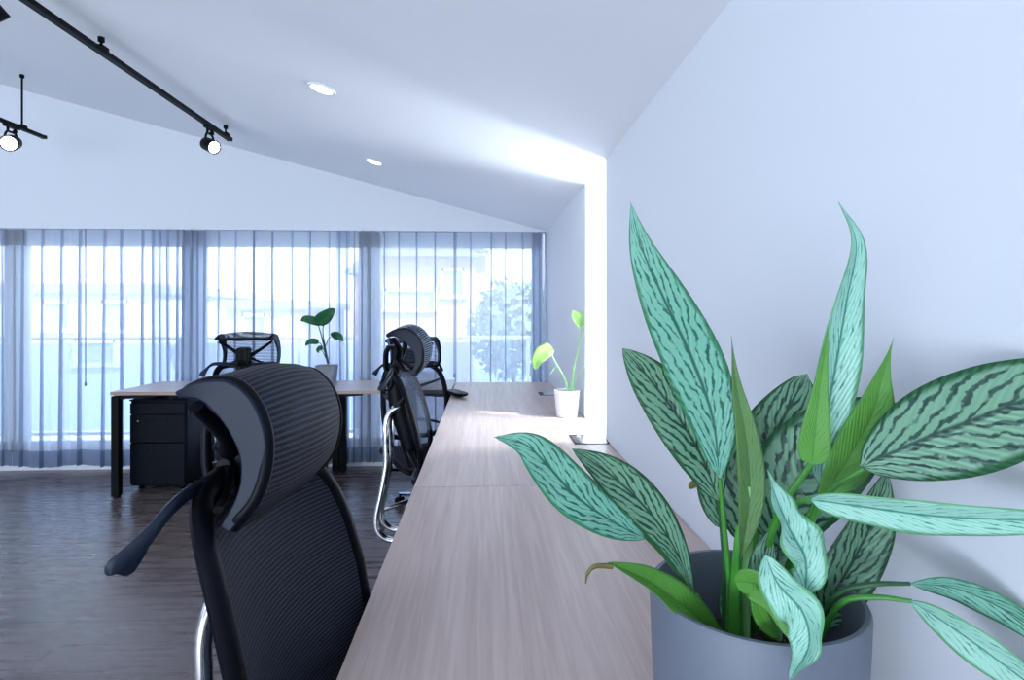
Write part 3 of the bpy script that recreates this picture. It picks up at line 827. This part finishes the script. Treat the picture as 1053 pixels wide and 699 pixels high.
        b.build('arm_pad', 'black_plastic', t)
    return t
make_chair('large black mesh office chair closest to the camera, seen from its side', (-.052, .925, 0), R(-6), 0, R(9), .655, .5, head=(R(4), -.020, -.024, .88, R(-3)))
make_chair('black mesh office chair with chrome bow at the middle of the long desk', (-.055, 2.63, 0), R(0), 0, 0, .655, .3, mm='chair_mesh_sheer')
make_chair('black office chair mostly hidden behind the middle one, arm pad over the desk', (-.36, 3.72, 0), R(-65), -.10, 0, .775, R(197), mm='chair_mesh_sheer', arm_y=.215)
make_chair('black office chair at the far wood desk, back turned to the camera', (P(250, 360, 3.65).x, 3.98, 0), R(92), -.065, 0, .62, .2, mm='chair_mesh_sheer')

# ------------------------------------------------------------------ plants
CAM = Vector((0, 0, CAMZ))
def leaf(name, parent, org, pts, W, m, tilt=(0, 0), fold=.18, shape='lance', wavy=0., n=26, label=None, curl=0., nv=8):
    """pts: world midrib base->tip, W: full width (m); side vector lies across the line of sight, rolled by tilt"""
    pp = crom(pts, n)
    def wf(t):
        if isinstance(shape, tuple): return math.sin(math.pi*min(1, t**shape[0]))**shape[1] if 0 < t < 1 else 0
        if shape == 'lance': return (math.sin(math.pi*min(1, t**.72)))**.75 if 0 < t < 1 else 0
        if shape == 'ovate': return (math.sin(math.pi*min(1, t**.62)))**.62 if 0 < t < 1 else 0
        if shape == 'blunt': return max(0, 1-abs(2*t-1)**2.6)**.6
        return (math.sin(math.pi*t))**.8 if 0 < t < 1 else 0
    b = MB(); V = []
    ref = None
    for i, p in enumerate(pp):
        t = i/n
        T = (pp[min(i+1, n)]-pp[max(i-1, 0)]).normalized()
        view = (p-CAM).normalized()
        s_ = T.cross(view)
        if s_.length < .05 and ref is not None: s_ = ref
        s_ = (s_-T*s_.dot(T)).normalized()
        if ref is not None and s_.dot(ref) < 0: s_ = -s_
        ref = s_
        a = R(tilt[0]+(tilt[1]-tilt[0])*t)
        s_ = Matrix.Rotation(a, 3, T) @ s_
        nn = T.cross(s_).normalized()
        if nn.dot(view) > 0: nn = -nn
        w = W/2*wf(t)
        row = []
        for j in range(nv+1):
            v = j/nv*2-1
            z_ = abs(v)*fold*w - curl*v*v*w + wavy*w*math.sin(t*19+(2 if v > 0 else 0))*abs(v)**2
            row.append(b.bm.verts.new(p+s_*v*w+nn*z_-org))
        V.append(row)
    for i in range(n):
        for j in range(nv):
            f = b.bm.faces.new((V[i][j], V[i+1][j], V[i+1][j+1], V[i][j+1]))
            for l, (x, y) in zip(f.loops, ((i, j), (i+1, j), (i+1, j+1), (i, j+1))): l[b.uv].uv = (x/n, y/nv)
    o = b.build(name, m, parent, recalc=False, thick=.0006)
    if label: o['label'] = label
    return o
def stem(parent, org, pts, r, m='stem_green', name='stem'):
    return MB().tube([Vector(p)-org for p in pts], r, n=18, seg=8).build(name, m, parent)
def PX(l): return [P(*q) for q in l]

# big potted aglaonema
PO = Vector((.314+.0, .665, BT))
pc_ = PO.copy(); pr_ = .1185; ph_ = .223
t = thing('potted_aglaonema', 'large patterned-leaf plant in a slate blue pot in the right foreground', 'potted plant', PO)
MB().lathe([(0, 0), (.098, 0), (.103, .004), (pr_-.004, ph_*.5), (pr_, ph_-.004), (pr_-.002, ph_), (pr_-.007, ph_), (pr_-.009, ph_-.004), (pr_-.013, ph_*.6), (.092, .02), (0, .02)], seg=72).build('pot', 'pot_slate', t)
MB().lathe([(0, .142), (.03, .150), (.07, .145), (.095, .140), (.103, .136), (.103, .12), (0, .12)], seg=40).build('soil', 'soil', t)
G = [
 # midrib (px, py, distance) base->tip, width m, material, roll, shape, fold, waviness
 ([(740,492,.66),(733,430,.655),(712,370,.65),(684,310,.64),(660,255,.635),(648,207,.63)], .066, 'leaf_silver', (8,-10), (.72,1.1), .2, .05),
 ([(739,515,.68),(722,470,.68),(695,425,.68),(664,385,.68),(640,358,.675)], .064, 'leaf_mid', (10,0), (.85,.8), .2, .03),
 ([(762,575,.64),(771,510,.64),(767,450,.64),(757,395,.64),(752,345,.635)], .030, 'leaf_olive', (20,10), (.62,1.5), .5, 0),
 ([(746,545,.72),(742,500,.72),(743,450,.72),(751,395,.72)], .060, 'leaf_mid', (0,0), 'lance', .15, 0),
 ([(776,565,.70),(780,510,.70),(796,450,.70),(830,384,.70)], .096, 'leaf_mid', (0,0), (.78,.6), .12, .02),
 ([(843,500,.62),(850,430,.61),(860,370,.60),(871,305,.595),(880,250,.59),(862,207,.585)], .048, 'leaf_pale', (15,62), (.62,1.0), .3, .05),
 ([(800,560,.68),(815,505,.66),(862,455,.645),(932,420,.63)], .108, 'leaf_mid', (0,0), (.85,.55), .12, .02),
 ([(835,478,.585),(838,445,.585),(843,400,.585),(852,335,.585)], .030, 'leaf_under', (0,20), (.45,1.0), .35, 0),
 ([(838,520,.60),(870,475,.60),(897,425,.60),(908,385,.60),(919,347,.60)], .047, 'leaf_under', (30,5), (.62,1.7), .35, 0),
 ([(884,480,.56),(950,452,.54),(1020,425,.52),(1090,395,.50),(1150,350,.49)], .092, 'leaf_mid', (-5,5), (.80,.85), .12, .02),
 ([(833,513,.55),(890,521,.52),(960,530,.495),(1040,534,.47),(1150,540,.445)], .035, 'leaf_pale', (40,30), (.72,.6), .3, .06),
 ([(838,648,.68),(858,610,.68),(893,545,.67),(912,484,.665)], .060, 'leaf_mid', (15,20), (.9,.8), .35, .02),
 ([(936,600,.60),(980,604,.575),(1030,625,.55),(1080,660,.52),(1120,705,.50)], .028, 'leaf_silver', (25,20), (.85,.9), .3, .04),
 ([(936,617,.58),(975,642,.55),(1020,674,.525),(1070,712,.50),(1110,750,.49)], .036, 'leaf_pale', (30,20), (.85,.9), .3, .04),
 ([(828,612,.545),(828,575,.545),(812,545,.54),(799,515,.54),(789,483,.535)], .042, 'leaf_pale', (10,60), (.70,1.0), .45, .26),
 ([(787,570,.55),(800,600,.545),(826,630,.535),(832,665,.525),(812,699,.515)], .042, 'leaf_pale', (0,50), (.9,.7), .4, .24),
 ([(740,655,.66),(705,625,.64),(668,598,.63),(625,578,.62)], .038, 'leaf_under', (25,45), (.75,.8), .4, .03),
 ([(664,554,.64),(628,535,.625),(592,510,.615),(558,473,.605),(538,456,.602),(508,449,.60)], .049, 'leaf_silver', (15,10), (.80,1.0), .2, .10),
 ([(716,618,.66),(693,562,.65),(660,518,.645),(625,486,.64),(588,461,.635)], .048, 'leaf_mid', (20,10), (1.15,.9), .25, .05),
 ([(756,598,.60),(775,600,.585),(797,620,.57),(810,655,.56)], .030, 'leaf_under', (20,10), 'lance', .35, .0),
 ([(778,618,.70),(776,590,.70),(784,560,.70),(800,525,.70)], .050, 'leaf_mid', (0,0), 'lance', .2, 0),
 ([(745,640,.70),(770,600,.70),(800,560,.70),(830,530,.69)], .055, 'leaf_mid', (0,0), 'lance', .2, 0),
 ([(800,640,.62),(790,610,.62),(785,580,.615),(792,545,.61)], .040, 'leaf_mid', (20,0), 'lance', .2, .1),
 ([(800,655,.60),(786,640,.59),(778,620,.585),(776,600,.58)], .016, 'leaf_under', (20,0), 'lance', .2, .05),
]
for (pts, W, m, tl, shp, fo, wv) in G:
    leaf('leaf', t, PO, PX(pts), W, m, tl, fo, shp, wv)
# brown curled tips
leaf('leaf', t, PO, PX([(722,500,.70),(716,497,.70),(708,502,.70)]), .010, 'brown_tip', (20, 20), .3, 'blunt', 0)
MB().tube([q-PO for q in PX([(630,582,.62),(612,582,.62),(604,590,.62),(602,600,.62)])], [.003, .0025, .002, .0006], n=12, seg=6).build('leaf_tip', 'brown_tip', t)
sb = lambda px, py, Y: P(px, py, Y)
S_ = [
 ([(750,655,.69),(750,600,.68),(745,545,.67),(740,492,.662)], [.005,.004,.0035,.003,.002], 'stem_green'),
 ([(757,655,.67),(757,610,.66),(758,570,.645),(760,540,.64)], [.009,.007,.005,.003], 'stem_green'),
 ([(764,655,.68),(767,600,.67),(770,550,.65),(770,500,.64)], [.008,.006,.004,.002], 'stem_pale'),
 ([(745,650,.70),(745,590,.70),(742,545,.69),(739,515,.68)], [.004,.003,.0025,.002], 'stem_dark'),
 ([(775,655,.71),(772,600,.71),(776,560,.70),(786,505,.70)], [.005,.004,.003,.002], 'stem_green'),
 ([(790,655,.70),(780,600,.67),(800,530,.62),(836,474,.60)], [.005,.004,.004,.003], 'stem_green'),
 ([(785,655,.72),(782,600,.72),(792,545,.72),(815,505,.72)], [.005,.004,.003,.002], 'stem_green'),
 ([(795,655,.69),(805,600,.66),(825,545,.62),(842,512,.60)], [.005,.004,.003,.003], 'stem_green'),
 ([(800,650,.66),(815,580,.62),(850,510,.58),(888,482,.56)], [.005,.004,.003,.0025], 'stem_green'),
 ([(795,640,.66),(790,570,.62),(805,525,.58),(833,513,.55)], [.005,.004,.003,.0025], 'stem_green'),
 ([(820,655,.70),(832,640,.69),(838,648,.68)], [.005,.004,.003], 'stem_green'),
 ([(835,655,.66),(860,612,.63),(895,601,.61),(936,600,.60)], [.004,.0035,.003,.002], 'stem_dark'),
 ([(840,660,.65),(865,620,.62),(900,614,.60),(938,618,.58)], [.004,.0035,.003,.002], 'stem_green'),
 ([(735,650,.68),(715,620,.66),(690,580,.65),(662,550,.64)], [.004,.003,.0025,.002], 'stem_dark'),
 ([(745,655,.68),(732,640,.67),(716,612,.66)], [.005,.004,.003], 'stem_green'),
 ([(750,655,.70),(745,560,.71),(735,510,.70),(722,500,.70)], [.003,.0025,.002,.0015], 'stem_dark'),
 ([(800,655,.63),(798,620,.60),(812,608,.56),(822,602,.545)], [.005,.004,.003,.003], 'stem_pale'),
]
for pts, r_, m in S_: stem(t, PO, PX(pts), r_, m)

# white pot by the niche
q = P(586, 431, 3.02); q.z = BT
WP = Vector((.438, 3.06, BT+.001))
t = thing('potted_plant', 'small bright plant in a white pot on the desk by the niche', 'potted plant', WP)
MB().lathe([(0, 0), (.050, 0), (.055, .003), (.067, .125), (.069, .138), (.066, .140), (.062, .137), (.060, .11), (0, .11)], seg=48).build('pot', 'pot_white', t)
MB().lathe([(0, .126), (.03, .128), (.0615, .124), (.0605, .112), (0, .112)], seg=32).build('soil', 'soil', t)
Y_ = 3.06
for pts, r_ in (([(586,404,Y_),(580,388,Y_),(571,372,Y_-.01),(566,362,Y_-.02)], [.005,.004,.003,.002]),
                ([(587,404,Y_),(590,380,Y_),(595,355,Y_),(598,336,Y_)], [.006,.005,.004,.003]),
                ([(588,404,Y_),(592,390,Y_),(598,378,Y_-.03),(604,368,Y_-.05)], [.004,.003,.002,.002]),
                ([(584,404,Y_),(579,386,Y_),(572,378,Y_),(566,384,Y_)], [.003,.002,.002,.001])):
    stem(t, WP, PX(pts), r_, 'stem_pale')
leaf('leaf', t, WP, PX([(568,357,Y_-.02),(560,362,Y_-.03),(553,370,Y_-.04),(550,380,Y_-.04)]), .085, 'leaf_lime', (20, 20), .2, 'ovate', .05)
leaf('leaf', t, WP, PX([(600,334,Y_),(597,330,Y_-.01),(592,325,Y_-.02),(589,319,Y_-.02)]), .075, 'leaf_lime', (20, 30), .2, 'ovate', .08)
leaf('leaf', t, WP, PX([(603,370,Y_-.05),(608,372,Y_-.05),(614,380,Y_-.06)]), .02, 'leaf_lime', (40, 40), .2, 'ovate', 0)

# grey pot on the far desk
GP = Vector((P(336, 390, 4.62).x, 4.62, BT))
t = thing('potted_plant', 'green leafy plant in a grey pot on the far desk before the curtains', 'potted plant', GP)
b = MB(); e = superpts(40, 6)
rings = []
for r_, z in ((.062, 0), (.065, .003), (.078, .136), (.078, .140), (.071, .140), (.070, .12)):
    rings.append([b.bm.verts.new(Vector((x*r_, y*r_, z))) for x, y in e])
for a, c in zip(rings, rings[1:]):
    for j in range(40): b.bm.faces.new((a[j], a[(j+1)%40], c[(j+1)%40], c[j]))
b.bm.faces.new(rings[0][::-1]); b.bm.faces.new(rings[-1]); b.build('pot', 'pot_grey', t)
MB().lathe([(0, .128), (.06, .126), (.068, .1215), (0, .1215)], seg=24).build('soil', 'soil', t)
Y_ = 4.62
for pts, r_ in (([(337,374,Y_),(334,360,Y_),(331,347,Y_),(327,333,Y_)], [.007,.006,.005,.004]),
                ([(338,374,Y_),(334,355,Y_),(332,340,Y_),(334,328,Y_)], [.006,.005,.004,.003]),
                ([(334,358,Y_),(338,348,Y_),(341,346,Y_-.03)], [.004,.003,.003]),
                ([(334,362,Y_),(330,354,Y_),(327,352,Y_)], [.004,.003,.003]),
                ([(335,368,Y_),(332,362,Y_),(330,360,Y_)], [.004,.003,.003])):
    stem(t, GP, PX(pts), r_, 'stem_dark')
for pts, W, tl in (([(325,332,Y_-.02),(332,327,Y_-.03),(338,322,Y_-.05),(344,317,Y_-.06)], .115, (25, 10)),
                   ([(331,333,Y_),(322,330,Y_-.02),(314,328,Y_-.03),(309,330,Y_-.03)], .075, (35, 20)),
                   ([(341,346,Y_-.03),(345,345,Y_-.04),(349,346,Y_-.05),(353,351,Y_-.05)], .075, (35, 10)),
                   ([(328,352,Y_),(322,351,Y_-.01),(317,352,Y_-.02),(314,356,Y_-.02)], .05, (20, 20)),
                   ([(332,358,Y_-.01),(329,358,Y_-.02),(327,360,Y_-.02),(328,363,Y_-.02)], .04, (20, 20))):
    leaf('leaf', t, GP, PX(pts), W, 'leaf_deep', tl, .15, 'ovate', .04)

# ------------------------------------------------------------------ light
W_ = bpy.data.worlds.new('world'); bpy.context.scene.world = W_; W_.use_nodes = True
bg = W_.node_tree.nodes['Background']; bg.inputs[0].default_value = (.78, .875, 1, 1); bg.inputs[1].default_value = 3.7
def area(name, loc, rot, sx, sy, power, col=(.86, .93, 1)):
    L = bpy.data.lights.new(name, 'AREA'); L.shape = 'RECTANGLE'; L.size = sx; L.size_y = sy; L.energy = power; L.color = col
    o = bpy.data.objects.new(name, L); C.objects.link(o); o.location = loc; o.rotation_euler = rot
    return o
# daylight outside the niche window; unseen fill added inside the rear, aimed up
area('niche_daylight', (NX+.25, (NY0+NY1)/2-.1, 1.5), (0, R(90-10), 0), 1.2, .6, 150, (.93, .97, 1))
area('rear_fill', (-3.1, YN+.02, .62), (R(150), 0, 0), 4.6, 1.2, 320, (.72, .845, 1))
sun = bpy.data.lights.new('sun', 'SUN'); sun.energy = 9; sun.angle = R(1.5); sun.color = (1, .98, .95)
so = bpy.data.objects.new('sun', sun); C.objects.link(so)
so.rotation_euler = Vector((-.80, .42, -.62)).to_track_quat('-Z', 'Y').to_euler()

# ------------------------------------------------------------------ camera
cam = bpy.data.cameras.new('camera'); co = bpy.data.objects.new('camera', cam); C.objects.link(co)
cam.sensor_fit = 'HORIZONTAL'; cam.sensor_width = 36; cam.lens = F/1053*36
cam.shift_y = -(349.5-HY)/1053
co.location = (0, 0, CAMZ); co.rotation_euler = (R(90), 0, -YAW); cam.clip_start = .02
bpy.context.scene.camera = co
vs = bpy.context.scene.view_settings
vs.view_transform = 'Standard'; vs.look = 'None'; vs.gamma = 1; vs.use_curve_mapping = False; vs.exposure = 0
